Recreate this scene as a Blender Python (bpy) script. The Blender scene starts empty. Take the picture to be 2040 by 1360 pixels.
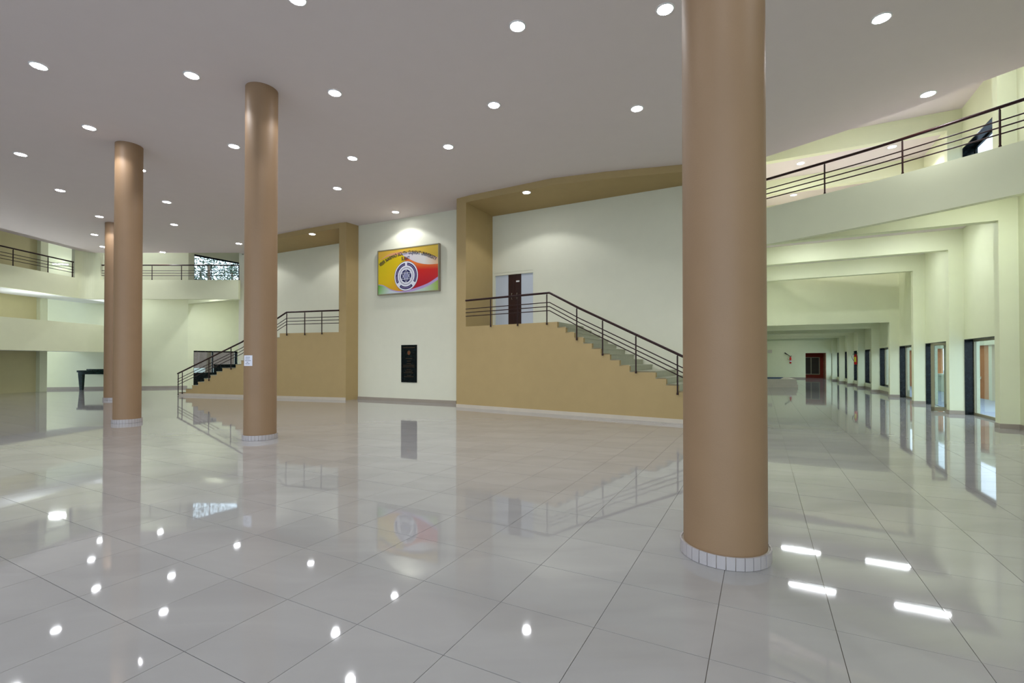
import bpy, bmesh, math, random
from mathutils import Vector, Matrix
random.seed(7)
SC = bpy.context.scene
COL = SC.collection
PI = math.pi

# ------------------------------------------------------------------ camera
FPX, PITCH, HC = 940.0, 0.010, 1.5           # focal length in px of a 2040 px frame, upward tilt, eye height
HORIZON = 718.0
CYP = HORIZON - FPX * math.tan(PITCH)
cd = bpy.data.cameras.new('camera'); cam = bpy.data.objects.new('camera', cd); COL.objects.link(cam)
cd.sensor_width = 36.0; cd.sensor_fit = 'HORIZONTAL'
cd.lens = FPX / 2040 * 36.0
cd.shift_y = (CYP - 680) / 2040
cd.clip_start = 0.05; cd.clip_end = 400
cam.location = (0, 0, HC); cam.rotation_euler = (PI / 2 + PITCH, 0, 0)
SC.camera = cam

# ------------------------------------------------------------------ world, exposure
LAMP_W = 55.0        # each ceiling downlight
TUBE_W = 13.0
w = bpy.data.worlds.new('overcast_sky'); SC.world = w; w.use_nodes = True
bg = w.node_tree.nodes['Background']
bg.inputs[0].default_value = (0.72, 0.86, 1.0, 1); bg.inputs[1].default_value = 1.7
SC.view_settings.view_transform = 'Standard'
SC.view_settings.look = 'None'
SC.view_settings.exposure = 1.05
SC.view_settings.gamma = 1.0
SC.view_settings.use_curve_mapping = False

# ------------------------------------------------------------------ materials
def new_mat(name):
    m = bpy.data.materials.new(name); m.use_nodes = True
    nt = m.node_tree
    return m, nt, nt.nodes['Principled BSDF']

def paint(name, col, rough=0.6, var=0.06, bump=0.02, scale=3.0, spec=0.35, metallic=0.0):
    m, nt, b = new_mat(name)
    b.inputs['Roughness'].default_value = rough
    b.inputs['Specular IOR Level'].default_value = spec
    b.inputs['Metallic'].default_value = metallic
    geo = nt.nodes.new('ShaderNodeNewGeometry')
    n = nt.nodes.new('ShaderNodeTexNoise'); n.inputs['Scale'].default_value = scale
    n.inputs['Detail'].default_value = 4
    nt.links.new(geo.outputs['Position'], n.inputs['Vector'])
    mx = nt.nodes.new('ShaderNodeMix'); mx.data_type = 'RGBA'
    nt.links.new(n.outputs['Fac'], mx.inputs['Factor'])
    mx.inputs['A'].default_value = (*[c * (1 - var) for c in col], 1)
    mx.inputs['B'].default_value = (*[min(1, c * (1 + var)) for c in col], 1)
    nt.links.new(mx.outputs['Result'], b.inputs['Base Color'])
    if bump > 0:
        n2 = nt.nodes.new('ShaderNodeTexNoise'); n2.inputs['Scale'].default_value = 90
        nt.links.new(geo.outputs['Position'], n2.inputs['Vector'])
        bp = nt.nodes.new('ShaderNodeBump'); bp.inputs['Strength'].default_value = bump
        bp.inputs['Distance'].default_value = 0.01
        nt.links.new(n2.outputs['Fac'], bp.inputs['Height'])
        nt.links.new(bp.outputs['Normal'], b.inputs['Normal'])
    return m

def emis(name, col, strength):
    m, nt, b = new_mat(name)
    b.inputs['Base Color'].default_value = (0.9, 0.9, 0.9, 1)
    b.inputs['Emission Color'].default_value = (*col, 1)
    b.inputs['Emission Strength'].default_value = strength
    return m

def floor_mat():
    m, nt, b = new_mat('vitrified_tile')
    geo = nt.nodes.new('ShaderNodeNewGeometry')
    mp = nt.nodes.new('ShaderNodeMapping'); mp.inputs['Scale'].default_value = (0.5, 1.5, 1)
    mp.inputs['Rotation'].default_value = (0, 0, 0.2)
    nt.links.new(geo.outputs['Position'], mp.inputs['Vector'])
    n = nt.nodes.new('ShaderNodeTexNoise'); n.inputs['Scale'].default_value = 1.6; n.inputs['Detail'].default_value = 6
    n.inputs['Distortion'].default_value = 0.8
    nt.links.new(mp.outputs['Vector'], n.inputs['Vector'])
    oi = nt.nodes.new('ShaderNodeObjectInfo')
    ad = nt.nodes.new('ShaderNodeMath'); ad.operation = 'MULTIPLY_ADD'
    ad.inputs[1].default_value = 0.25
    nt.links.new(oi.outputs['Random'], ad.inputs[0]); nt.links.new(n.outputs['Fac'], ad.inputs[2])
    r = nt.nodes.new('ShaderNodeValToRGB')
    r.color_ramp.elements[0].position = 0.35; r.color_ramp.elements[0].color = (0.335, 0.325, 0.32, 1)
    r.color_ramp.elements[1].position = 0.80; r.color_ramp.elements[1].color = (0.39, 0.38, 0.37, 1)
    nt.links.new(ad.outputs[0], r.inputs['Fac']); nt.links.new(r.outputs['Color'], b.inputs['Base Color'])
    b.inputs['Roughness'].default_value = 0.035
    b.inputs['IOR'].default_value = 1.55
    n2 = nt.nodes.new('ShaderNodeTexNoise'); n2.inputs['Scale'].default_value = 1.3
    nt.links.new(geo.outputs['Position'], n2.inputs['Vector'])
    bp = nt.nodes.new('ShaderNodeBump'); bp.inputs['Strength'].default_value = 0.12; bp.inputs['Distance'].default_value = 0.004
    nt.links.new(n2.outputs['Fac'], bp.inputs['Height']); nt.links.new(bp.outputs['Normal'], b.inputs['Normal'])
    return m

def granite(name, c0, c1, rough=0.22):
    m, nt, b = new_mat(name)
    geo = nt.nodes.new('ShaderNodeNewGeometry')
    n = nt.nodes.new('ShaderNodeTexNoise'); n.inputs['Scale'].default_value = 14; n.inputs['Detail'].default_value = 8
    nt.links.new(geo.outputs['Position'], n.inputs['Vector'])
    r = nt.nodes.new('ShaderNodeValToRGB')
    r.color_ramp.elements[0].position = 0.45; r.color_ramp.elements[0].color = (*c0, 1)
    r.color_ramp.elements[1].position = 0.75; r.color_ramp.elements[1].color = (*c1, 1)
    nt.links.new(n.outputs['Fac'], r.inputs['Fac']); nt.links.new(r.outputs['Color'], b.inputs['Base Color'])
    b.inputs['Roughness'].default_value = rough; b.inputs['Specular IOR Level'].default_value = 0.25
    return m

def glass_mat():
    m = bpy.data.materials.new('window_glass'); m.use_nodes = True
    nt = m.node_tree; nt.nodes.clear()
    out = nt.nodes.new('ShaderNodeOutputMaterial')
    tr = nt.nodes.new('ShaderNodeBsdfTransparent'); tr.inputs[0].default_value = (0.86, 0.9, 0.9, 1)
    gl = nt.nodes.new('ShaderNodeBsdfGlossy'); gl.inputs['Roughness'].default_value = 0.01
    fr = nt.nodes.new('ShaderNodeFresnel'); fr.inputs[0].default_value = 1.5
    mx = nt.nodes.new('ShaderNodeMixShader')
    ge = nt.nodes.new('ShaderNodeNewGeometry'); iv = nt.nodes.new('ShaderNodeMath'); iv.operation = 'SUBTRACT'; iv.inputs[0].default_value = 1.0
    ml = nt.nodes.new('ShaderNodeMath'); ml.operation = 'MULTIPLY'
    nt.links.new(ge.outputs['Backfacing'], iv.inputs[1]); nt.links.new(fr.outputs[0], ml.inputs[0]); nt.links.new(iv.outputs[0], ml.inputs[1])
    nt.links.new(ml.outputs[0], mx.inputs[0]); nt.links.new(tr.outputs[0], mx.inputs[1]); nt.links.new(gl.outputs[0], mx.inputs[2])
    nt.links.new(mx.outputs[0], out.inputs[0])
    return m

M = {}
M['tile'] = floor_mat()
M['grout'] = paint('dark_grout', (0.16, 0.14, 0.11), 0.9)
M['ceiling'] = paint('ceiling_white_paint', (0.76, 0.68, 0.67), 0.8, 0.02, 0.015)
M['cream'] = paint('cream_wall_paint', (0.74, 0.73, 0.58), 0.6, 0.03, 0.02)
M['green_cream'] = paint('pale_green_cream_paint', (0.77, 0.79, 0.56), 0.6, 0.03, 0.02)
M['olive'] = paint('olive_yellow_wall_paint', (0.66, 0.60, 0.33), 0.6, 0.04, 0.02)
M['tan'] = paint('tan_wall_paint', (0.44, 0.32, 0.145), 0.65, 0.05, 0.03)
M['column'] = paint('tan_column_paint', (0.30, 0.188, 0.105), 0.5, 0.07, 0.10)
M['skirt'] = paint('grey_stone_skirting', (0.36, 0.31, 0.25), 0.3, 0.08)
M['skirt_pale'] = paint('pale_stone_skirting', (0.60, 0.53, 0.43), 0.3, 0.08)
M['ring'] = paint('white_ring_tile', (0.46, 0.42, 0.42), 0.25, 0.06)
M['stone'] = paint('green_grey_kota_stone', (0.36, 0.37, 0.27), 0.35, 0.12, 0.02, 8)
M['granite'] = granite('black_granite', (0.002, 0.004, 0.005), (0.009, 0.018, 0.019))
M['dark_green'] = granite('dark_green_granite', (0.003, 0.012, 0.010), (0.01, 0.04, 0.032))
M['rail'] = paint('dark_maroon_enamel', (0.022, 0.004, 0.004), 0.38, 0.1, 0, 5, 0.3)
M['alu'] = paint('bronze_aluminium', (0.30, 0.27, 0.17), 0.4, 0.05, 0, 5, 0.5, 0.3)
M['steel'] = paint('brushed_steel', (0.6, 0.57, 0.5), 0.3, 0.05, 0, 5, 0.5, 0.9)
M['wood'] = paint('dark_stained_wood', (0.028, 0.007, 0.004), 0.3, 0.4, 0, 12)
M['board'] = paint('blue_white_panel', (0.56, 0.60, 0.66), 0.6, 0.03)
M['glass'] = glass_mat()
M['white'] = paint('white_plastic', (0.78, 0.78, 0.78), 0.4, 0.02, 0)
M['paper'] = paint('white_paper', (0.78, 0.78, 0.86), 0.8, 0.02, 0)
M['ink'] = paint('dark_ink', (0.08, 0.08, 0.13), 0.8, 0.02, 0)
M['lens'] = emis('glowing_lens', (0.93, 0.95, 1.0), 40.0)
M['tube'] = emis('glowing_tube', (0.9, 0.96, 1.0), 22.0)
M['red'] = paint('red_enamel', (0.55, 0.012, 0.010), 0.3, 0.05, 0)
M['dark_red'] = paint('brick_red_paint', (0.30, 0.03, 0.008), 0.6, 0.1)
M['yellow'] = paint('yellow_label', (0.75, 0.62, 0.03), 0.5, 0.02, 0)
M['black'] = paint('black_rubber', (0.012, 0.012, 0.012), 0.5, 0.1, 0)
M['brick'] = paint('pink_buff_brick', (0.52, 0.30, 0.18), 0.8, 0.2, 0.1, 12)
M['louver'] = paint('grey_brown_louvre', (0.11, 0.085, 0.05), 0.5, 0.1, 0)
M['orange'] = paint('orange_render', (0.62, 0.24, 0.09), 0.8, 0.08)
M['paving'] = paint('grey_blue_paving', (0.34, 0.38, 0.46), 0.8, 0.15)
M['leaf'] = paint('tree_leaf', (0.07, 0.10, 0.065), 0.6, 0.5, 0, 2)
M['bark'] = paint('tree_bark', (0.16, 0.11, 0.08), 0.9, 0.3, 0.2, 8)
M['navy'] = paint('navy_print', (0.012, 0.014, 0.09), 0.45, 0.02, 0)
M['print_white'] = paint('white_print', (0.80, 0.80, 0.86), 0.45, 0.02, 0)
M['gold'] = paint('faded_gold_engraving', (0.10, 0.055, 0.02), 0.5, 0.1, 0)
M['rust'] = paint('orange_red_engraving', (0.22, 0.05, 0.015), 0.5, 0.1, 0)
M['blue'] = paint('blue_carpet', (0.03, 0.06, 0.12), 0.9, 0.1)

# ------------------------------------------------------------------ pixel rays -> points of the real place (metres)
def ray(x, y):
    a = (x - 1020) / FPX; b = (CYP - y) / FPX
    fy = math.cos(PITCH) - b * math.sin(PITCH); fz = math.sin(PITCH) + b * math.cos(PITCH)
    return a / fy, fz / fy
def atz(x, y, z):
    a, b = ray(x, y); Y = (z - HC) / b
    return (a * Y, Y)
def onwall(x, y, A, B):
    """point of the vertical plane through plan points A, B seen at a pixel"""
    a, b = ray(x, y)
    dx, dy = B[0] - A[0], B[1] - A[1]
    Y = (A[0] * dy - A[1] * dx) / (a * dy - dx)
    return (a * Y, Y, HC + b * Y)
def onp(x, A, B):
    p = onwall(x, HORIZON, A, B); return (p[0], p[1])

AX = (0.4675, 0.8840)      # direction of the wing corridors (A); the portals run along B
BX = (-0.8840, 0.4675)
def ab(O, a, b):
    return (O[0] + AX[0] * a + BX[0] * b, O[1] + AX[1] * a + BX[1] * b)

# ------------------------------------------------------------------ mesh helpers
class MB:
    def __init__(s): s.v = []; s.f = []; s.m = []; s.mi = 0; s.smooth = False; s.sm = []
    def add(s, vs, fs):
        o = len(s.v); s.v += [tuple(v) for v in vs]
        for f in fs: s.f.append([i + o for i in f]); s.m.append(s.mi); s.sm.append(s.smooth)
    def prism(s, poly, z0, z1):
        n = len(poly)
        vs = [(p[0], p[1], z0) for p in poly] + [(p[0], p[1], z1) for p in poly]
        fs = [list(range(n))[::-1], list(range(n, 2 * n))] + [[i, (i + 1) % n, n + (i + 1) % n, n + i] for i in range(n)]
        s.add(vs, fs)
    def ext(s, pts, vec):
        n = len(pts); v = Vector(vec)
        vs = [tuple(p) for p in pts] + [tuple(Vector(p) + v) for p in pts]
        fs = [list(range(n))[::-1], list(range(n, 2 * n))] + [[i, (i + 1) % n, n + (i + 1) % n, n + i] for i in range(n)]
        s.add(vs, fs)
    def box(s, x0, x1, y0, y1, z0, z1):
        s.prism([(x0, y0), (x1, y0), (x1, y1), (x0, y1)], z0, z1)
    def wall(s, p, q, th, z0, z1):
        """wall from plan p to q, thickness th on the left-hand side of p->q"""
        dx, dy = q[0] - p[0], q[1] - p[1]; L = math.hypot(dx, dy); nx, ny = -dy / L * th, dx / L * th
        s.prism([p, q, (q[0] + nx, q[1] + ny), (p[0] + nx, p[1] + ny)], z0, z1)
    def tube(s, path, r, n=10, cap=True):
        path = [Vector(p) for p in path]; rings = []
        for i, p in enumerate(path):
            if i == 0: d = path[1] - p
            elif i == len(path) - 1: d = p - path[i - 1]
            else: d = (path[i + 1] - p).normalized() + (p - path[i - 1]).normalized()
            d.normalize()
            up = Vector((0, 0, 1)) if abs(d.z) < 0.9 else Vector((1, 0, 0))
            a = d.cross(up).normalized(); b = d.cross(a).normalized()
            rr = r[i] if isinstance(r, (list, tuple)) else r
            rings.append([p + (a * math.cos(2 * PI * k / n) + b * math.sin(2 * PI * k / n)) * rr for k in range(n)])
        vs = [v for R in rings for v in R]; fs = []
        for i in range(len(path) - 1):
            for k in range(n): fs.append([i * n + k, i * n + (k + 1) % n, (i + 1) * n + (k + 1) % n, (i + 1) * n + k])
        sm = s.smooth; s.smooth = True; s.add(vs, fs); s.smooth = sm
        if cap: s.add(rings[0], [list(range(n))[::-1]]); s.add(rings[-1], [list(range(n))])
    def lathe(s, cx, cy, prof, n=48):
        vs = []; fs = []
        for (r, z) in prof:
            vs += [(cx + r * math.cos(2 * PI * k / n), cy + r * math.sin(2 * PI * k / n), z) for k in range(n)]
        for i in range(len(prof) - 1):
            for k in range(n): fs.append([i * n + k, i * n + (k + 1) % n, (i + 1) * n + (k + 1) % n, (i + 1) * n + k])
        sm = s.smooth; s.smooth = True; s.add(vs, fs); s.smooth = sm
    def build(s, name, mat, parent=None, origin=None):
        me = bpy.data.meshes.new(name)
        vs = s.v
        if origin is not None: vs = [(v[0] - origin[0], v[1] - origin[1], v[2] - origin[2]) for v in vs]
        me.from_pydata(vs, [], s.f)
        mats = mat if isinstance(mat, (list, tuple)) else [mat]
        for mm in mats: me.materials.append(mm)
        for i, p in enumerate(me.polygons): p.material_index = min(s.m[i], len(mats) - 1); p.use_smooth = s.sm[i]
        bm = bmesh.new(); bm.from_mesh(me); bmesh.ops.recalc_face_normals(bm, faces=bm.faces); bm.to_mesh(me); bm.free()
        o = bpy.data.objects.new(name, me); COL.objects.link(o)
        if parent is not None: o.parent = parent
        if origin is not None and parent is None: o.location = origin
        return o

def tag(o, label=None, cat=None, group=None, kind=None):
    if label: o['label'] = label
    if cat: o['category'] = cat
    if group: o['group'] = group
    if kind: o['kind'] = kind
    return o
def empty(name, loc=(0, 0, 0), rz=0.0, label=None, cat=None, group=None):
    o = bpy.data.objects.new(name, None); COL.objects.link(o); o.location = loc; o.rotation_euler = (0, 0, rz)
    o.empty_display_size = 0.2
    return tag(o, label, cat, group)
def struct(mb, name, mat, parent=None, label=None):
    o = mb.build(name, mat, parent)
    if parent is None: o['kind'] = 'structure'
    if label: o['label'] = label
    return o
def copy_tree(o, parent=None):
    c = o.copy(); COL.objects.link(c)
    if parent is not None: c.parent = parent
    for ch in o.children: copy_tree(ch, c)
    return c

# ================================================================== plan of the hall
CEIL, SOFF, ROOF = 6.75, 6.55, 8.55
LAND = 2.585
FR0 = onp(909.5, (-1.79, 15.25), (4.12, 11.2)); FR1 = (4.12, 11.2)
FR2 = onp(1512, FR0, FR1)
KR0, KR1 = (-0.68, 16.5), (4.97, 13.55)
KR2 = onp(1506, KR0, KR1)
FL0, FL1 = onp(689, (-6.28, 17.85), (-14.45, 20.35)), (-14.45, 20.35)
KL0, KL1 = (-7.46, 20.3), (-11.1, 22.2)
KL2 = onp(475, KL0, KL1)
CW0, CW1 = (-5.98, 18.33), (-1.93, 16.35)      # cream wall between the two stair recesses
O1 = (10.81, 10.46)                             # inner corner of the nearest pilaster of the right wing
PA = [s / 0.884 for s in (0, 2.81, 5.92, 8.97, 12.2, 15.4, 18.5, 21.6, 24.8)]
AEND = 31.4
CORW = 4.95

# ------------------------------------------------------------------ floor of 0.6 m tiles
TS = 0.60; a0, b0 = 1.975, 2.64
def tcorner(i, j):
    a = a0 + i * TS; b = b0 + j * TS
    return (AX[0] * a + BX[0] * b, AX[1] * a + BX[1] * b)
fl = MB()
FLOOR_POLY = [(-27, -9), (1.2, -9), ab(O1, -0.4, -0.5), ab(O1, AEND + 2.4, -0.5), ab(O1, AEND + 2.4, CORW + .3), (6.8, 13.0), (2.0, 17.5), (-6, 21), (-12, 26), (-14.5, 31), (-18, 30), (-18.2, 26.3), (-27, 24.6)]
fl.prism(FLOOR_POLY, -0.30, -0.006)
floor = struct(fl, 'floor', M['grout'])
def inside(p, poly):
    c = False; n = len(poly)
    for i in range(n):
        x1, y1 = poly[i]; x2, y2 = poly[(i + 1) % n]
        if (y1 > p[1]) != (y2 > p[1]) and p[0] < (x2 - x1) * (p[1] - y1) / (y2 - y1) + x1: c = not c
    return c
cells = []
for i in range(-25, 75):
    for j in range(-45, 60):
        c = tcorner(i + .5, j + .5)
        if not inside(c, FLOOR_POLY): continue
        vis = c[1] > 1.6 and abs(c[0] / c[1]) < 1.16
        cells.append((0 if vis else 1, math.hypot(*c), i, j))
cells.sort()
g = 0.0017
tm = MB()
h = TS / 2 - g
tm.prism([(AX[0] * a + BX[0] * b, AX[1] * a + BX[1] * b) for a, b in ((-h, -h), (h, -h), (h, h), (-h, h))], -0.02, 0)
t0 = tm.build('tile', M['tile'], floor)
rest = MB()
for n, (vis, d, i, j) in enumerate(cells):
    c = tcorner(i + .5, j + .5)
    if n < 300:
        o = t0 if n == 0 else t0.copy()
        if n: COL.objects.link(o); o.parent = floor
        o.location = (c[0], c[1], random.uniform(-0.0006, 0.0))
    else:
        rest.prism([(c[0] + AX[0] * a + BX[0] * b, c[1] + AX[1] * a + BX[1] * b) for a, b in ((-h, -h), (h, -h), (h, h), (-h, h))], -0.02, 0)
o = rest.build('tiles', M['tile'], floor); o['kind'] = 'stuff'

# ------------------------------------------------------------------ main ceiling, roof
RC = [(5.95, 12.85), (6.6, 12.05), (7.54, 10.85), (8.2, 9.92), (9.14, 8.37), (9.5, 7.7)]
mb = MB()
mb.prism(RC[::-1] + [(6.6, 13.6), (-5, 24.5), (-12.9, 24.5), (-13.3, 22.95), (-20.42, 22.95), (-20.7, 22.5), (-20.7, -9), ab(O1, -21, -.7), ab(O1, -3.0, -.7)], CEIL, CEIL + 0.2)
struct(mb, 'ceiling', M['ceiling'], label='smooth off-white main ceiling over the lobby')
mb = MB(); mb.prism([(-30, -9.5), ab(O1, -21.5, -.7), ab(O1, AEND + 3, -.7), (10, 45), (-9, 34), (-16.5, 31.5), (-19, 27), (-30, 25.5)], ROOF, ROOF + 0.2)
struct(mb, 'ceiling_upper', M['ceiling'], label='higher pale ceiling above the balconies')

# ------------------------------------------------------------------ drum wall: cream wall, tan piers and recesses
mb = MB(); mb.wall(CW0, CW1, 0.25, 0, CEIL); struct(mb, 'wall_front', M['cream'])
mb = MB(); mb.wall((CW0[0] + .0, CW0[1] - .0), CW1, -0.02, 0, 0.11)
struct(mb, 'baseboard_front', M['skirt'])
J = onp(928, FR0, FR1)
mb = MB(); mb.prism([FR0, J, KR0, (-1.2, 17.2), (-1.95, 16.6), CW1], 0, CEIL)
struct(mb, 'wall_front_pier', M['tan'])
PL = onp(675, FL0, FL1)
mb = MB(); mb.prism([FL0, CW0, (-5.9, 18.7), (-6.3, 20.0), KL0, PL], 0, CEIL)
struct(mb, 'wall_front_pier', M['tan'])
# back walls of the recesses
mb = MB()
DL, DR = onp(983, KR0, KR1), onp(1062, KR0, KR1)
dtop = onwall(1020, 541, KR0, KR1)[2]
mb.wall(KR0, DL, 0.25, 0, CEIL); mb.wall(DL, DR, 0.25, 0, LAND); mb.wall(DL, DR, 0.25, dtop, CEIL); mb.wall(DR, KR2, 0.25, 0, CEIL)
struct(mb, 'wall_stair_back', M['cream'])
mb = MB(); mb.wall(KL2, (-6.2, 19.64), 0.25, 0, CEIL)
struct(mb, 'wall_stair_back', M['cream'])
# headers and soffits over the recesses
HR = [FR0, (-1.34, 14.93), (-.2, 14.3), (1.13, 13.55), (2.54, 13.08), (3.83, 12.77), (4.63, 12.57), (6.1, 12.4)]
def header(front, K0, K1):
    m = MB(); n = len(front)
    for i in range(n - 1):
        t0_, t1_ = i / (n - 1), (i + 1) / (n - 1)
        b0_ = (K0[0] + (K1[0] - K0[0]) * t0_, K0[1] + (K1[1] - K0[1]) * t0_); b1_ = (K0[0] + (K1[0] - K0[0]) * t1_, K0[1] + (K1[1] - K0[1]) * t1_)
        m.prism([front[i], front[i + 1], b1_, b0_], SOFF, CEIL - 0.001)
    return m
mb = header([J] + HR[1:] + [(6.3, 12.6)], KR0, KR2)
struct(mb, 'trim_1', M['tan'], label='tan header and soffit over the nearer stair recess')
mb = header([PL, (-8.2, 18.75), (-9.89, 19.66), (-11.6, 20.95)], KL0, onp(492, KL0, KL1))
struct(mb, 'trim_2', M['tan'], label='tan header and soffit over the farther stair recess')

# ------------------------------------------------------------------ stairs
def stair(name, F0, Fend, K0, K1, K2, fx, bx, nup, zmid, base_to, label, offset=None, wall_side=1):
    """F: parapet face line, K: back wall line; fx front riser pixels from top to bottom"""
    root = empty(name, (F0[0], F0[1], 0), 0, label, 'staircase')
    org = (F0[0], F0[1], 0)
    d = Vector((Fend[0] - F0[0], Fend[1] - F0[1])).normalized()
    nrm = Vector((-d.y, d.x)) * wall_side            # into the recess
    th = 0.10
    zs = [LAND]
    for k in range(nup): zs.append(LAND - (LAND - zmid) * (k + 1) / nup)
    nl = len(fx) - nup
    for k in range(nl): zs.append(zmid * (1 - (k + 1) / nl))
    fp = [onp(x, F0, Fend) for x in fx]
    if bx: bp = [onp(x, K0, K1) for x in bx]
    else: bp = [(p[0] + nrm.x * offset, p[1] + nrm.y * offset) for p in fp]
    def ins(p): return (p[0] + nrm.x * th, p[1] + nrm.y * th)
    # parapet face with a stepped top
    pts = [(F0[0], F0[1], 0), (F0[0], F0[1], LAND)]
    for k, p in enumerate(fp):
        pts.append((p[0], p[1], zs[k]))
        if zs[k + 1] > 1e-4: pts.append((p[0], p[1], zs[k + 1]))
    if zs[-1] <= 1e-4: pts.append((fp[-1][0], fp[-1][1], 0))
    # build as column strips so the outline stays simple
    m = MB(); prev = F0
    prev = J if wall_side == 1 else PL
    for k, p in enumerate(fp):
        m.wall(prev, p, th * wall_side, 0, zs[k] - 0.002); prev = p
    m.build('side_wall', M['tan'], root, org)
    # landing
    m = MB(); m.prism([ins(J if wall_side == 1 else PL), ins(fp[0]), bp[0], K0], LAND - 0.2, LAND)
    m.build('landing', M['stone'], root, org)
    for k in range(len(fp) - 1):
        m = MB()
        e = 0.02
        dd = Vector((fp[k + 1][0] - fp[k][0], fp[k + 1][1] - fp[k][1])).normalized() * e
        db = Vector((bp[k + 1][0] - bp[k][0], bp[k + 1][1] - bp[k][1])).normalized() * e
        f0, f1 = ins(fp[k]), ins(fp[k + 1])
        z = zs[k + 1]
        m.prism([f0, f1, bp[k + 1], bp[k]], max(0, z - 0.32), z - 0.03)
        m.prism([fp[k], (fp[k + 1][0] + dd.x, fp[k + 1][1] + dd.y), (bp[k + 1][0] + db.x, bp[k + 1][1] + db.y), bp[k]], z - 0.03, z)
        m.build('step', M['stone'], root, org)
    m = MB(); m.wall(F0, fp[-1], -0.02 * wall_side, 0, 0.10)
    m.build('skirting', M['skirt_pale'], root, org)
    return fp, zs

fxr = [1110, 1127, 1144, 1162, 1179, 1197, 1215, 1234, 1254, 1306, 1327, 1351, 1376, 1402, 1430, 1460, 1492]
bxr = [1162.6, 1177.6, 1194.4, 1211, 1227.6, 1244.7, 1262.4, 1280.5, 1298.9, 1345.6, 1366, 1386, 1406, 1427, 1450, 1475, 1500]
fpr, zr = stair('staircase', FR0, FR1, KR0, KR1, KR2, fxr, bxr, 9, 1.24, 0,
    'tan walled staircase of grey-green stone steps climbing to the landing with the dark door')
fxl = [557, 546, 535, 524, 513.5, 502.5, 491.5, 480.6, 469.7, 443.2, 431.8, 419.7, 407.2, 395, 383.3, 370.7, 357.8]
fpl, zl = stair('staircase', FL0, FL1, KL0, KL1, KL2, fxl, None, 9, 1.20, 0,
    'farther tan walled staircase, rising behind the middle column from the low railing', offset=1.9, wall_side=-1)

# ------------------------------------------------------------------ railings
def railing(label, path, offs, posts, group=None, hr=0.031, br=0.0135, pr=0.018, name='railing'):
    """path: handrail points; offs: bar drops below it; posts: (x, y, ztop, zbot)"""
    o0 = (path[0][0], path[0][1], min(p[3] for p in posts))
    root = empty(name, o0, 0, label, 'railing', group)
    m = MB(); m.tube(path, hr, 12); m.build('handrail', M['rail'], root, o0)
    for d in offs:
        m = MB(); m.tube([(p[0], p[1], p[2] - d) for p in path], br, 8); m.build('rail', M['rail'], root, o0)
    for (x, y, zt, zb) in posts:
        m = MB(); m.tube([(x, y, zb), (x, y, zt - 0.045)], pr, 10)
        m.tube([(x, y, zt - 0.06), (x, y, zt - 0.01)], 0.010, 6)
        m.tube([(x, y, zb - 0.004), (x, y, zb + 0.05)], pr * 1.35, 10)
        m.build('post', M['rail'], root, o0)
    return root

def off(p, F0, F1, d):
    dx, dy = F1[0] - F0[0], F1[1] - F0[1]; L = math.hypot(dx, dy)
    return (p[0] + dy / L * d, p[1] - dx / L * d, p[2])
R0 = tuple(off((*FR0, 0), FR0, FR1, 0.045)[:2]); R1 = tuple(off((*FR1, 0), FR0, FR1, 0.045)[:2])
hp = [onwall(928, 595, R0, R1), onwall(1094.5, 583, R0, R1), onwall(1154, 613.8, R0, R1), onwall(1366, 712.5, R0, R1)]
ZR = hp[1][2]; hp[0] = (hp[0][0], hp[0][1], ZR)
sl = (hp[3][2] - hp[2][2]) / math.hypot(hp[3][0] - hp[2][0], hp[3][1] - hp[2][1])
e = onp(1500, R0, R1)
hp.append((e[0], e[1], max(0.8, hp[3][2] + sl * math.hypot(e[0] - hp[3][0], e[1] - hp[3][1]))))
def zat(path, x):
    for p, q in zip(path, path[1:]):
        if min(p[0], q[0]) - 1e-6 <= x <= max(p[0], q[0]) + 1e-6: return p[2] + (q[2] - p[2]) * (x - p[0]) / (q[0] - p[0])
    return path[-1][2]
posts = []
for (x, yb) in ((977.4, 650.7), (1031, 648.7), (1089.4, 646.4), (1149, 677.3), (1200.5, 707.9), (1266.9, 743.2), (1349.8, 786.1)):
    q = onwall(x, yb, R0, R1); posts.append((q[0], q[1], zat(hp, q[0]), q[2]))
q = onp(1440, R0, R1); posts.append((q[0], q[1], zat(hp, q[0]), 0.30))
q = onp(1499, R0, R1); posts.append((q[0], q[1], zat(hp, q[0]), 0.0))
railing('dark maroon railing running down the nearer staircase in front of the dark door', hp, (0.27, 0.385, 0.50), posts)

L0 = tuple(off((*FL0, 0), FL0, FL1, -0.045)[:2]); L1 = tuple(off((*FL1, 0), FL0, FL1, -0.045)[:2])
lp = [onwall(675, 618, L0, L1), onwall(571, 623.5, L0, L1), onwall(482, 681, L0, L1), onwall(354, 744, L0, L1)]
lp[1] = (lp[1][0], lp[1][1], lp[0][2])
posts = []
for (x, yb) in ((641, 665.5), (607, 667), (571, 668), (520, 697), (460, 735.7), (416, 758.5), (363, 784), (354.8, 787)):
    q = onwall(x, yb, L0, L1); posts.append((q[0], q[1], zat(lp[::-1], q[0]), max(0.0, q[2])))
railing('dark maroon railing rising with the farther staircase behind the middle column', lp, (0.24, 0.36, 0.48), posts)

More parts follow.
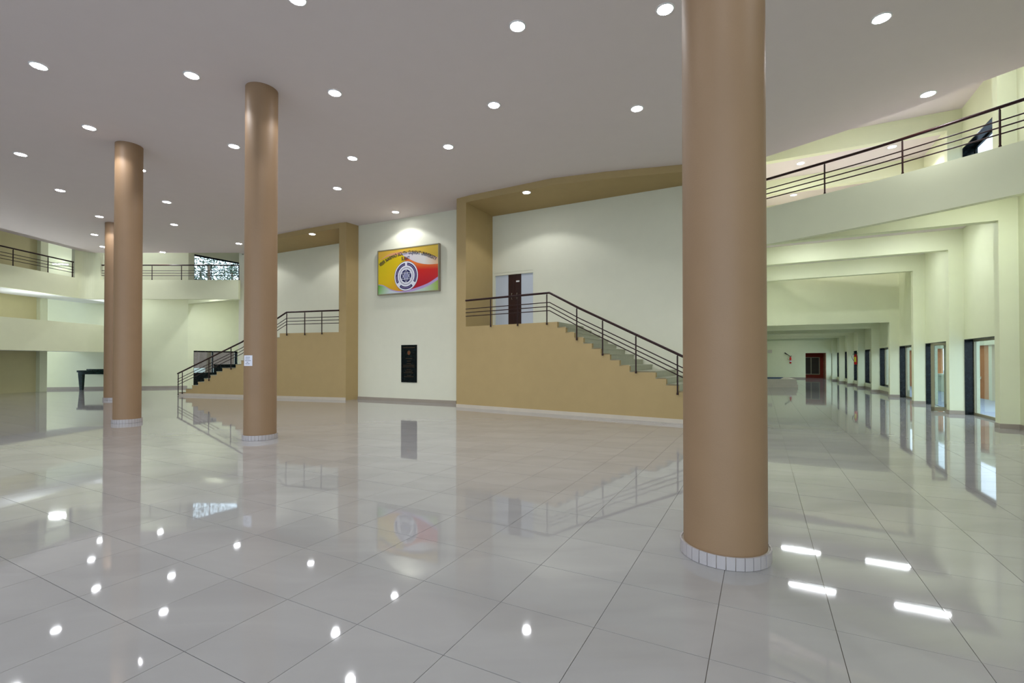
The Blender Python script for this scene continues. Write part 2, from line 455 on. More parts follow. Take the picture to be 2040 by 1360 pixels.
# ------------------------------------------------------------------ balconies (fascia + slab) and their railings
BT, BB, SLAB = 5.43, 4.49, 5.18
def fascia_poly(line, th):
    inner = []
    for i, p in enumerate(line):
        a = line[max(0, i - 1)]; b = line[min(len(line) - 1, i + 1)]
        dx, dy = b[0] - a[0], b[1] - a[1]; L = math.hypot(dx, dy)
        inner.append((p[0] - dy / L * th, p[1] + dx / L * th))
    return inner
def strip(mb, line, th, z0, z1):
    inn = fascia_poly(line, th)
    for i in range(len(line) - 1):
        mb.prism([line[i], line[i + 1], inn[i + 1], inn[i]], z0, z1)
def subdivide(pts, n=4):
    out = []
    for i in range(len(pts) - 1):
        p0 = pts[max(0, i - 1)]; p1 = pts[i]; p2 = pts[i + 1]; p3 = pts[min(len(pts) - 1, i + 2)]
        for k in range(n):
            t = k / n
            out.append(tuple(0.5 * ((2 * p1[c]) + (-p0[c] + p2[c]) * t + (2 * p0[c] - 5 * p1[c] + 4 * p2[c] - p3[c]) * t * t + (-p0[c] + 3 * p1[c] - 3 * p2[c] + p3[c]) * t ** 3) for c in (0, 1)))
    out.append(pts[-1]); return out
RL = subdivide(RC, 4)
root = empty('balcony', (RL[0][0], RL[0][1], BB), 0, 'curved pale green balcony band sweeping over the mouth of the pilaster corridor', 'balcony')
org = (RL[0][0], RL[0][1], BB)
m = MB(); strip(m, RL, 0.15, BB, BT); m.build('fascia', M['green_cream'], root, org)
m = MB(); inn = fascia_poly(RL, 0.152)
slab_poly = [p for p in inn] + [ab(O1, -3, -0.3), ab(O1, 9, -0.3), ab(O1, PA[3] + .2, CORW + .2)]
m.prism(slab_poly, SLAB, BT - 0.05); m.build('slab', M['ceiling'], root, org)

def curve_point(line, Lq):
    acc = 0
    for p, q in zip(line, line[1:]):
        l = math.hypot(q[0] - p[0], q[1] - p[1])
        if acc + l >= Lq: t = (Lq - acc) / l; return (p[0] + (q[0] - p[0]) * t, p[1] + (q[1] - p[1]) * t)
        acc += l
    return line[-1]
# balcony railing on the right: posts every 1.45 m starting where the photo shows one
midr = [(p[0] + (q[0] - p[0]) * .5, p[1] + (q[1] - p[1]) * .5) for p, q in zip(RL, inn)]
tot = 0; Lref = None
for p, q in zip(midr, midr[1:]):
    l = math.hypot(q[0] - p[0], q[1] - p[1])
    for k in range(20):
        c = (p[0] + (q[0] - p[0]) * k / 20, p[1] + (q[1] - p[1]) * k / 20)
        if Lref is None and c[1] > 0 and 1020 + FPX * c[0] / c[1] > 1644: Lref = tot + l * k / 20
    tot += l
posts = []
k = -1
while Lref + k * 1.47 < 11.5:
    if Lref + k * 1.47 > 0: c = curve_point(midr, Lref + k * 1.47); posts.append((c[0], c[1], 6.19, BT))
    k += 1
railing('dark railing along the top of the curved balcony over the pilaster corridor', [(p[0], p[1], 6.19) for p in midr if p[1] > 2], (0.25, 0.375, 0.50), posts, br=.014, pr=.017)

# left balcony: straight run, rounded corner, far run
LX, FY = -20.7, 22.95
root = empty('balcony', (LX, FY, BB), 0, 'pale green balcony band turning the far corner above the black counter', 'balcony')
org = (LX, FY, BB)
arc = [(LX + 0.45 - 0.45 * math.cos(t * PI / 16), FY - 0.45 + 0.45 * math.sin(t * PI / 16)) for t in range(9)]
lineL = [(LX, -9)] + arc + [(-13.32, FY)]
m = MB(); strip(m, lineL, 0.15, BB, BT); m.build('fascia', M['green_cream'], root, org)
m = MB(); m.prism([(LX - .15, -9), (LX - .15, 22.5), (-20.68, 22.94), (-20.25, FY + .15), (-13.32, FY + .15), (-13.68, 23.45), (-10.7, 29.2), (-15, 30), (-18.2, 26.3), (-24.3, 24.6), (-27, -9)], SLAB, BT - 0.05)
m.build('slab', M['ceiling'], root, org)
m = MB(); m.prism([(LX - .15, 5), (LX - .15, 24.9), (-22.35, 24.6), (-22.8, 20), (-23.9, 5)], BB + 0.005, SLAB)
m.build('beam', M['white'], root, org)
m = MB()
arc_i = [(LX + 0.45 - 0.60 * math.cos(t * PI / 16), FY - 0.45 + 0.60 * math.sin(t * PI / 16)) for t in range(9)]
m.prism(arc + arc_i[::-1], BT, CEIL + .1)
m.prism([(LX - .0, 22.3), arc[0], arc_i[0], (LX - .15, 22.3)], BT, CEIL + .1)
m.prism([arc[-1], (-20.05, FY), (-20.05, FY + .15), arc_i[-1]], BT, CEIL + .1)
m.build('corner_pier', M['green_cream'], root, org)
posts = [(LX - .07, 21.08 - 1.48 * k, 6.16, BT) for k in range(8)] + [(LX - .07, 22.25, 6.16, BT)]
railing('dark railing on the balcony above the two dark openings', [(LX - .07, 8, 6.16), (LX - .07, 22.3, 6.16)], (0.24, 0.37, 0.50), posts)
posts = [((x - 1020) / FPX * (FY + .07), FY + .07, 6.16, BT) for x in (242.7, 301.6, 360.5, 419.4)] + [(-13.35, FY + .07, 6.16, BT)]
railing('dark railing on the far balcony in front of the window with trees', [(-20.05, FY + .07, 6.16), (-13.35, FY + .07, 6.16)], (0.27, 0.39, 0.51), posts)
# middle band
root = empty('balcony', (LX, 24.4, 1.93), 0, 'lower pale green band between the two dark openings, above the black counter', 'balcony')
org = (LX, 24.4, 1.93)
m = MB(); m.wall((LX, -9), (LX, 24.95), 0.15, 1.93, 3.285); m.build('fascia', M['green_cream'], root, org)
m = MB(); m.prism([(LX - .15, -9), (LX - .15, 24.9), (-22.9, 24.5), (-22.9, 22.9), (-23.4, 21), (-27, 6), (-27, -9)], 1.95, 2.12); m.build('slab', M['white'], root, org)

# ------------------------------------------------------------------ left wing walls
W1a, W1b = (-24.6, 24.25), (-17.83, 25.95)
mb = MB(); mb.wall(W1a, W1b, 0.25, 0, ROOF)
mb.prism([W1b, ab(W1b, .30, 0), ab(W1b, .30, .3), ab(W1b, 0, .3)], 0, ROOF)
struct(mb, 'wall_left_far', M['green_cream'])
mb = MB(); mb.wall((-24.5, 24.27), (W1b[0] - .02, W1b[1]), -0.02, 0, 0.12); struct(mb, 'baseboard_left', M['skirt'])
mb = MB(); mb.wall((-22.90, 22.75), (-26.8, 7.6), -0.22, 0, ROOF)
struct(mb, 'wall_left', M['olive'])
mb = MB(); mb.prism([(-22.93, 22.72), (-22.62, 22.60), (-22.56, 22.90), (-22.87, 23.0)], 0, ROOF); struct(mb, 'pillar', M['green_cream'])
mb = MB(); mb.wall((-26.9, 7.6), (-26.9, -9), 0.22, 0, ROOF); struct(mb, 'wall_left_side', M['green_cream'])
# outer wall of the left wing with its two windows
P0 = ab(W1b, 0.30, 0.0)
def wbox(mb, a_0, a_1, b_0, b_1, z0, z1, O):
    mb.prism([ab(O, a_0, b_0), ab(O, a_1, b_0), ab(O, a_1, b_1), ab(O, a_0, b_1)], z0, z1)
WL = 2.48
mb = MB()
wbox(mb, 0, 8, 0, .3, 2.05, 6.0, P0); wbox(mb, 0, 8, 0, .3, 7.42, ROOF, P0)
wbox(mb, WL, 8, 0, .3, 0, 2.05, P0); wbox(mb, WL + .8, 8, 0, .3, 6.0, 7.42, P0)
struct(mb, 'wall_wing_left', M['green_cream'])
def glazed(name, O, a_0, a_1, bs, z0, z1, label, rev=0.18, side=-1, mull=(), frame=M['alu'], revmat=M['granite'], lining=0.02):
    """window in a wall running along A: granite-lined reveal of depth rev, frame and pane beyond; side -1 = outward is -b"""
    root = empty(name, (*ab(O, a_0, bs), z0), 0); root['kind'] = 'structure'; root['label'] = label
    og = (*ab(O, a_0, bs), z0)
    s = side
    m = MB()
    wbox(m, a_0, a_1, bs, bs + s * rev, z1 - lining, z1, O)
    wbox(m, a_1 - lining, a_1, bs, bs + s * rev, z0, z1, O)
    wbox(m, a_0, a_0 + lining, bs, bs + s * rev, z0, z1, O)
    if z0 > 0.1: wbox(m, a_0, a_1, bs, bs + s * rev, z0, z0 + lining, O)
    m.build('reveal', revmat, root, og)
    f = bs + s * rev; f2 = f + s * 0.05; w_ = 0.07
    m = MB()
    wbox(m, a_0, a_1, f, f2, z1 - w_, z1, O); wbox(m, a_0, a_1, f, f2, z0, z0 + w_, O)
    wbox(m, a_0, a_0 + w_, f, f2, z0, z1, O); wbox(m, a_1 - w_, a_1, f, f2, z0, z1, O)
    m.build('frame', frame, root, og)
    cuts = [a_0] + list(mull) + [a_1]
    for c in mull:
        m = MB(); wbox(m, c - .03, c + .03, f, f2, z0, z1, O); m.build('mullion', frame, root, og)
    for c0, c1 in zip(cuts, cuts[1:]):
        m = MB(); wbox(m, c0 + .02, c1 - .02, f + s * .02, f + s * .028, z0 + .02, z1 - .02, O); m.build('pane', M['glass'], root, og)
    return root, og
win, og = glazed('window_1', P0, 0.0, WL, 0.0, 0.0, 2.05, 'black granite framed window behind the farther staircase', 0.12, 1, (1.1,), M['granite'])
m = MB(); wbox(m, 0.0, 1.15, .05, .10, 0, 0.82, P0); wbox(m, 1.15, WL, .05, .10, 0, 1.28, P0); m.build('panel', M['granite'], win, og)
glazed('window_2', P0, 0.0, WL + .8, 0.0, 6.0, 7.42, 'high window with trees beyond, above the farther staircase', 0.10, 1, (), M['granite'])
# portal beam and drum end wall of the left wing
mb = MB(); E1 = (-13.35, 23.58)
mb.wall(W1b, E1, 0.3, 4.62, SLAB - 0.001); struct(mb, 'beam', M['green_cream'], label='beam over the opening of the far wing')
mb = MB(); mb.wall(KL2, ab(KL2, 12, 0), -0.25, 0, ROOF); struct(mb, 'wall_wing_left_inner', M['cream'])
mb = MB(); wbox(mb, 8, 8.3, -4.4, .3, 0, ROOF, P0); struct(mb, 'wall_wing_left_end', M['green_cream'])

# ------------------------------------------------------------------ right wing: pilasters, beams, bays
for k, a in enumerate(PA):
    m = MB()
    wbox(m, a, a + .25, 0, -.32, 0, ROOF - .002, O1)
    wbox(m, a - .001, a + .251, 0.001, -.32, 0.11, 0.111, O1)
    p = struct(m, 'pillar', M['green_cream'])
    s_ = MB(); wbox(s_, a - .012, a + .262, .012, -.32, 0, .105, O1); s_.build('skirting', M['skirt'], p)
for k in (0, 1, 2):
    m = MB(); wbox(m, PA[k] + .001, PA[k] + .249, 0, CORW, 4.62, SLAB - .002, O1)
    struct(m, 'beam', M['green_cream'])
m = MB(); wbox(m, PA[3] + .001, PA[3] + .249, 0, CORW, 3.08, ROOF - .55, O1); struct(m, 'wall_downstand', M['green_cream'])
for k in (4, 5, 6, 7, 8):
    m = MB(); wbox(m, PA[k] + .001, PA[k] + .249, 0, CORW, 3.05, 3.33, O1); struct(m, 'beam', M['green_cream'])
m = MB(); wbox(m, PA[3] + .25, AEND + .2, -.3, CORW + .2, 3.33, 3.5, O1); struct(m, 'ceiling_corridor', M['green_cream'])
for k in range(0, 8):
    m = MB(); wbox(m, PA[k] + .001, PA[k] + .249, 0, 7.5, 8.0, ROOF - .002, O1); struct(m, 'beam', M['green_cream'])
m = MB(); wbox(m, -.4, AEND + .3, CORW, CORW + .25, 0, ROOF, O1)
struct(m, 'wall_corridor_inner', M['green_cream'])
# outer wall, bay by bay
WO = -.32
m = MB()
m2 = MB()
for k in range(9):
    s0 = PA[k] + .25; s1 = PA[k + 1] if k < 8 else AEND
    lowhead = 2.09; sill = 0.0 if k < 3 else 0.30
    wbox(m, s0 - .25, s1, WO, WO - .32, lowhead, 6.0 if k < 2 else ROOF, O1)
    if k < 2: wbox(m, s0 - .25, s1, WO, WO - .32, 7.42, ROOF, O1)
    if sill: wbox(m, s0 - .25, s1, WO, WO - .32, 0, sill, O1); wbox(m2, s0, s1, WO + .015, WO, 0, .105, O1)
    wbox(m, s0 - .25, s0, WO, WO - .32, 0, lowhead, O1)
wbox(m, -18, -.0, WO, WO - .32, 0, ROOF, O1); wbox(m2, -18, 0, WO + .015, WO, 0, .105, O1)
struct(m, 'wall_right', M['green_cream']); struct(m2, 'baseboard_right', M['skirt'])
lab = ['tall glass door panel in the bay beside the open glass door, orange wall beyond', None, 'tall narrow glazed bay just past the open glass door',
       'black framed window with blue view, first with a raised sill', 'black framed slit window before the one with the fire extinguisher',
       'dark slit window half hidden by the red fire extinguisher', 'dark slit window just past the fire extinguisher', 'thin dark slit window, second past the fire extinguisher', 'last thin slit window before the end wall']
wn = 3
for k in range(9):
    s0 = PA[k] + .25; s1 = PA[k + 1] if k < 8 else AEND
    if k == 1: continue
    z0 = 0.0 if k < 3 else 0.30
    glazed('window_%d' % wn, O1, s0, s1, WO, z0, 2.09, lab[k], 0.18, -1, ((s0 + s1) / 2 - .3,) if k < 3 else ()); wn += 1
for k in (0, 1):
    glazed('window_%d' % wn, O1, PA[k] + .25, PA[k + 1], WO, 6.0, 7.42, ['high black edged window above the glass door bay', 'second high window along the balcony'][k], 0.25, -1, (), M['granite']); wn += 1
# bay with the open door
s0, s1 = PA[1] + .25, PA[2]
dr = empty('door_1', (*ab(O1, s0, WO), 0)); dr['kind'] = 'structure'; dr['label'] = 'bronze framed glass door standing open into the corridor'
og = (*ab(O1, s0, WO), 0)
m = MB(); wbox(m, s1 - .02, s1, WO, WO - .18, 0, 2.09, O1); wbox(m, s0, s1, WO, WO - .18, 2.07, 2.09, O1); wbox(m, s0, s0 + .02, WO, WO - .18, 0, 2.09, O1)
m.build('reveal', M['granite'], dr, og)
GF = WO - .18
m = MB(); wbox(m, s0, s1, GF, GF - .05, 2.0, 2.07, O1); wbox(m, s0, s0 + .07, GF, GF - .05, 0, 2.07, O1); wbox(m, s1 - .07, s1, GF, GF - .05, 0, 2.07, O1)
wbox(m, s0 + 2.05, s0 + 2.12, GF, GF - .05, 0, 2.07, O1); m.build('frame', M['alu'], dr, og)
m = MB(); wbox(m, s0 + 2.12, s1 - .07, GF - .02, GF - .03, 0.02, 2.0, O1); m.build('pane', M['glass'], dr, og)
def leaf(h0, h1, b_0, b_1, along_b):
    m = MB()
    if along_b:
        A_, B_ = h0, h0 + .045
        q = [(A_, B_, b_0, b_0 + .10 * (1 if b_1 > b_0 else -1)), (A_, B_, b_1 - .07 * (1 if b_1 > b_0 else -1), b_1)]
        for t in q: wbox(m, t[0], t[1], t[2], t[3], 0.01, 2.02, O1)
        wbox(m, A_, B_, b_0, b_1, 0.01, 0.13, O1); wbox(m, A_, B_, b_0, b_1, 1.95, 2.02, O1)
        g_ = MB(); wbox(g_, A_ + .018, A_ + .026, b_0 + .02, b_1 - .02, .1, 1.97, O1)
    else:
        wbox(m, h0, h0 + .08, b_0, b_0 - .045, 0.01, 2.0, O1); wbox(m, h1 - .08, h1, b_0, b_0 - .045, 0.01, 2.0, O1)
        wbox(m, h0, h1, b_0, b_0 - .045, 0.01, 0.13, O1); wbox(m, h0, h1, b_0, b_0 - .045, 1.93, 2.0, O1)
        g_ = MB(); wbox(g_, h0 + .02, h1 - .02, b_0 - .018, b_0 - .026, .1, 1.97, O1)
    f_ = m.build('leaf', M['alu'], dr, og); g_.build('pane', M['glass'], f_, og).location = (0, 0, 0)
    return f_
leaf(PA[1] + .70, 0, GF, .22, True)
cl = leaf(s0 + 1.3, s0 + 2.05, GF, 0, False)
m = MB(); c = ab(O1, s0 + 1.36, GF + .04)
m.tube([(c[0], c[1], .95), (c[0], c[1], 1.2)], .012, 8); m.build('door_handle', M['steel'], cl, og).location = (0, 0, 0)

# end wall with the red recess
E0, E1_ = ab(O1, AEND, -.45), ab(O1, AEND, CORW)
dl, drr = onp(1604.8, E0, E1_), onp(1645.8, E0, E1_)
dh = 2.12
m = MB(); m.wall(E1_, dl, 0.25, 0, ROOF); m.wall(dl, drr, 0.25, dh, ROOF)
if (drr[0] - E0[0]) < 0: m.wall(drr, E0, 0.25, 0, ROOF)
struct(m, 'wall_end', M['green_cream'])
m = MB(); m.wall(E1_, dl, -0.02, 0, .11); struct(m, 'baseboard_end', M['skirt'])
def out(p, d): return (p[0] + AX[0] * d, p[1] + AX[1] * d)
root = empty('door_2', (*dl, 0)); root['kind'] = 'structure'; root['label'] = 'brick red recess with a louvred shutter at the end of the corridor'
og = (*dl, 0); rd = 1.7
q0, q1 = out(dl, rd), out(drr, rd)
m = MB(); m.wall(q0, q1, .1, 0, 2.4); m.wall(out(dl, .01), q0, .08, 0, 2.4); m.prism([out(dl, .01), out(drr, .01), q1, q0], dh - .012, 2.4); m.wall(out(drr, .01), out(drr, rd), -.12, 0, 2.4); m.build('surround', M['dark_red'], root, og)
u = Vector((q1[0] - q0[0], q1[1] - q0[1])); W_ = u.length; u.normalize(); nn = Vector((u.y, -u.x))
def on2(s, d): return (q0[0] + u.x * s + nn.x * d, q0[1] + u.y * s + nn.y * d)
def bx2(mb, s_0, s_1, d0, d1, z0, z1): mb.prism([on2(s_0, d0), on2(s_1, d0), on2(s_1, d1), on2(s_0, d1)], z0, z1)
m = MB(); lz0, lz1 = 0.32, 1.78; sL, sR = 0.0, W_ * .80
bx2(m, sL, sR, 0, .03, lz0, lz1); sh = m.build('shutter', M['black'], root, og)
m = MB(); bx2(m, sL, sR, .03, .07, lz1 - .05, lz1 + .01); bx2(m, sL, sR, .03, .07, lz0 - .01, lz0 + .05); bx2(m, sR - .06, sR, .03, .07, lz0, lz1); bx2(m, sR * .42, sR * .42 + .07, .03, .07, lz0, lz1)
m.build('frame', M['alu'], sh, og).location = (0, 0, 0)
for i in range(20):
    z = lz0 + .07 + i * .066
    m = MB(); bx2(m, sL + .02, sR - .06, .03, .055, z, z + .030); m.build('slat', M['louver'], sh, og).location = (0, 0, 0)
for i in range(14):     # brick reveal
    z = i * .15
    m = MB(); pa, pb = out(drr, 0.012), out(drr, rd)
    m.wall(pa, pb, .03 + .006 * (i % 3), z + .006, min(z + .144, dh)); m.build('brick', M['brick'], root, og)

# platform with shallow steps
root = empty('platform', (*ab(O1, 17, 4), 0), 0, 'low three-step stone platform topped with blue in the far corridor', 'platform')
og = (*ab(O1, 17, 4), 0)
pf = onwall(1590, 771.5, (16.0, 26.4), (12.0, 28.5))
for i in range(3):
    z0, z1 = i * .15, i * .15 + .15
    ins_ = i * .03
    c = Vector((pf[0] - 0.0, pf[1])) ; w0 = 2.3
    pts = [(c.x - ins_ - .0, c.y + ins_), (c.x - w0, c.y + ins_), (c.x - w0, c.y + 3.2), (c.x - ins_ + 1.45, c.y + 3.2)]
    m = MB(); m.prism(pts, z0, z1 - .02); m.prism([(pts[0][0] + .02, pts[0][1] - .02), (pts[1][0], pts[1][1] - .02), pts[2], pts[3]], z1 - .02, z1)
    m.build('step', M['skirt_pale'], root, og)
m = MB(); m.prism([(c.x - .6, c.y + .7), (c.x - w0, c.y + .7), (c.x - w0, c.y + 3), (c.x + .9, c.y + 3)], .45, .465); m.build('mat', M['blue'], root, og)

# small switch box on the corridor end wall
q = onwall(1533, 700, E0, E1_)
m = MB(); m.wall((q[0] - .13, q[1] + .05), (q[0] + .16, q[1] - .10), -.06, q[2] - .12, q[2] + .14)
tag(m.build('junction_box', M['skirt_pale'], None), 'small beige junction box on the end wall beside the near column', 'junction box')

# ------------------------------------------------------------------ fire extinguishers
def extinguisher(pos, wallrot, label, style):
    root = empty('fire_extinguisher', pos, wallrot, label, 'fire extinguisher')
    r = .075 if style else .07
    m = MB(); m.lathe(0, 0, [(0, -.28), (r * .8, -.28), (r, -.25), (r, .18), (r * .75, .24), (.03, .27), (.03, .30)], 20); m.build('cylinder', M['red'], root)
    m = MB(); m.lathe(0, 0, [(.03, .29), (.035, .34), (0, .35)], 12); m.tube([(0, 0, .33), (.10, 0, .37)], .014, 6); m.tube([(0, 0, .33), (.10, 0, .325)], .010, 6); m.build('valve', M['black'], root)
    if style:
        m = MB(); m.tube([(-.02, -.02, .32), (-.12, -.02, .30), (-.17, -.02, .18), (-.15, -.02, .05), (-.09, -.03, -.08)], .012, 8); m.build('hose', M['black'], root)
        m = MB()
        n = 10
        v = [((r + .003) * math.sin(-1.1 + 1.3 * k / n), -(r + .003) * math.cos(-1.1 + 1.3 * k / n)) for k in range(n + 1)]
        m.add([(x, y, -.13) for x, y in v] + [(x, y, .14) for x, y in v], [[k, k + 1, n + 2 + k, n + 1 + k] for k in range(n)]); m.build('label', M['yellow'], root)
    else:
        m = MB(); m.lathe(0, 0, [(r + .003, -.14), (r + .003, -.03)], 20); m.build('label', M['print_white'], root)
        m = MB(); m.tube([(-.02, -.05, .32), (-.16, -.06, .28), (-.20, -.06, .1), (-.12, -.05, .0)], .010, 8); m.build('hose', M['black'], root)
        m = MB(); m.tube([(-.02, -.06, .33), (-.22, -.09, .47), (-.42, -.10, .62)], [.018, .03, .05], 10); m.build('horn', M['black'], root)
    m = MB(); m.box(-.03, .03, r - .01, r + .05, -.02, .06); m.build('bracket', M['steel'], root)
    return root
bang = math.atan2(-BX[1], -BX[0])
q = onwall(1574.5, 716, E0, E1_)
extinguisher((q[0] - AX[0] * .13, q[1] - AX[1] * .13, q[2] - .05), bang, 'small red fire extinguisher with black horn hung on the corridor end wall', 0)
q = ab(O1, PA[5] + .12, .085)
q3 = (q[0], q[1], HC + 1.0 / FPX * q[1] * 1.0)
extinguisher((q[0], q[1], 1.56), bang, 'red fire extinguisher with yellow label hung on a corridor pilaster', 1)

# ------------------------------------------------------------------ door on the landing
root = empty('door_3', (*DL, LAND)); root['kind'] = 'structure'; root['label'] = 'dark brown double door between white panels on the stair landing'
og = (*DL, LAND)
u = Vector((DR[0] - DL[0], DR[1] - DL[1])); DW = u.length; u.normalize(); nn = Vector((-u.y, u.x))
def on3(s, d): return (DL[0] + u.x * s + nn.x * d, DL[1] + u.y * s + nn.y * d)
def bx3(mb, s_0, s_1, d0, d1, z0, z1): mb.prism([on3(s_0, d0), on3(s_1, d0), on3(s_1, d1), on3(s_0, d1)], z0, z1)
sp = lambda x: (Vector(onp(x, KR0, KR1)) - Vector(DL)).length
m = MB(); bx3(m, 0, DW, .01, .10, dtop - .09, dtop); bx3(m, 0, .06, .01, .1, LAND, dtop - .09); m.build('frame', M['cream'], root, og)
m = MB(); bx3(m, .06, sp(1011.5), .06, .10, LAND, dtop - .09); m.build('panel', M['board'], root, og)
m = MB(); bx3(m, sp(1037), DW, .06, .10, LAND, dtop - .09); m.build('panel', M['board'], root, og)
x0, x1 = sp(1011.5), sp(1037); xm = sp(1024)
for (a_, b_, hx) in ((x0, xm, xm - .10), (xm + .004, x1, xm + .10)):
    m = MB(); bx3(m, a_, b_, .05, .10, LAND, dtop - .09); lf = m.build('leaf', M['wood'], root, og)
    m = MB(); h0, h1 = on3(hx, .03), on3(hx, .01)
    m.tube([(*on3(hx, .05), LAND + 1.02), (*h1, LAND + 1.02), (*h1, LAND + 1.22), (*on3(hx, .05), LAND + 1.22)], .009, 8); hd = m.build('door_handle', M['steel'], lf, og); hd.location = (0, 0, 0)
m = MB(); bx3(m, sp(1027), sp(1033.5), .044, .05, dtop - .36, dtop - .31); m.build('name_plate', M['white'], root, og)
m = MB(); bx3(m, -.02, DW + .02, .12, .24, LAND, dtop); struct(m, 'wall_door_back', M['cream'])

# ------------------------------------------------------------------ columns
def column(X, Y, r, label, tiles=False, z1=CEIL):
    root = empty('column', (X, Y, 0), 0, label, 'column', 'round tan columns'); root['kind'] = 'thing'
    m = MB(); m.lathe(0, 0, [(r, 0.0), (r, z1)], 96); m.build('shaft', M['column'], root)
    rr = r + .026; n = 32; hgt = .095
    m = MB(); m.lathe(0, 0, [(r, .001), (rr - .008, .001), (rr - .008, hgt - .004), (r, hgt - .004)], 64); m.build('mortar_ring', M['skirt'], root)
    if tiles:
        q = None
        for k in range(n):
            t0_, t1_ = 2 * PI * k / n + .008, 2 * PI * (k + 1) / n - .008
            if q is None:
                m = MB(); a_, b_ = .008, 2 * PI / n - .008
                m.prism([((rr + 0) * math.cos(a_), rr * math.sin(a_)), (rr * math.cos((a_ + b_) / 2), rr * math.sin((a_ + b_) / 2)), (rr * math.cos(b_), rr * math.sin(b_)), ((rr - .012) * math.cos(b_), (rr - .012) * math.sin(b_)), ((rr - .012) * math.cos(a_), (rr - .012) * math.sin(a_))], .002, hgt)
                q = m.build('tile', M['ring'], root); o = q
            else:
                o = q.copy(); COL.objects.link(o); o.parent = root
            o.rotation_euler = (0, 0, 2 * PI * k / n)
            s_ = 1 + random.uniform(-.004, .004); o.scale = (s_, s_, 1)
    else:
        m = MB()
        for k in range(n):
            a_, b_ = 2 * PI * k / n + .008, 2 * PI * (k + 1) / n - .008
            m.prism([(rr * math.cos(a_), rr * math.sin(a_)), (rr * math.cos((a_ + b_) / 2), rr * math.sin((a_ + b_) / 2)), (rr * math.cos(b_), rr * math.sin(b_)), ((rr - .012) * math.cos(b_), (rr - .012) * math.sin(b_)), ((rr - .012) * math.cos(a_), (rr - .012) * math.sin(a_))], .002, hgt)
        o = m.build('tiles', M['ring'], root); o['kind'] = 'stuff'
    return root
column(1.655, 3.69, .30, 'thick tan round column beside the nearer staircase, largest of the columns', True)
C2 = (-4.86, 9.12)
column(C2[0], C2[1], .285, 'tan round column with a paper notice, in front of the farther staircase')
column(-9.37, 11.5, .275, 'tan round column standing in front of the column nearest the black counter')
column(-15.3, 18.1, .275, 'thin distant tan column half hidden behind another, beside the black counter')

# notice taped on the column
ca = math.atan2(-C2[1], -C2[0])
root = empty('notice', (C2[0], C2[1], 1.5), 0, 'white paper notice taped on the column before the farther staircase', 'notice')
def curved(mb, a_0, a_1, r, z0, z1, n=8):
    v = [(r * math.cos(a_0 + (a_1 - a_0) * k / n), r * math.sin(a_0 + (a_1 - a_0) * k / n)) for k in range(n + 1)]
    mb.add([(x, y, z0) for x, y in v] + [(x, y, z1) for x, y in v], [[k, k + 1, n + 2 + k, n + 1 + k] for k in range(n)])
# angles: from the camera-facing side towards the viewer's left
side = -1
m = MB(); curved(m, ca + side * math.radians(72), ca + side * math.radians(28), .288, -.10, .098); m.build('sheet', M['paper'], root)
m = MB()
for i, (e0, e1) in enumerate(((60, 38), (60, 38), (62, 34), (54, 44), (60, 38))):
    z = .062 - i * .031
    a_ = e0
    while a_ > e1:
        st = random.uniform(2.5, 5.5); curved(m, ca + side * math.radians(a_), ca + side * math.radians(max(e1, a_ - st)), .2895, z - .005, z + .005, 2); a_ -= st + 1.2
m.build('text_lines', M['ink'], root)['kind'] = 'stuff'

# ------------------------------------------------------------------ sign board and plaque on the cream wall
WD = Vector((CW1[0] - CW0[0], CW1[1] - CW0[1])).normalized(); WANG = math.atan2(WD.y, WD.x)
s0_ = onwall(756, 502, CW0, CW1); s1_ = onwall(878, 484, CW0, CW1)
SW = math.hypot(s1_[0] - s0_[0], s1_[1] - s0_[1]); SB = 3.95; SH = 1.68
sg = empty('sign_board', (s0_[0], s0_[1], SB), WANG, 'colourful yellow and red university sign board with a round navy crest on the cream wall', 'sign')
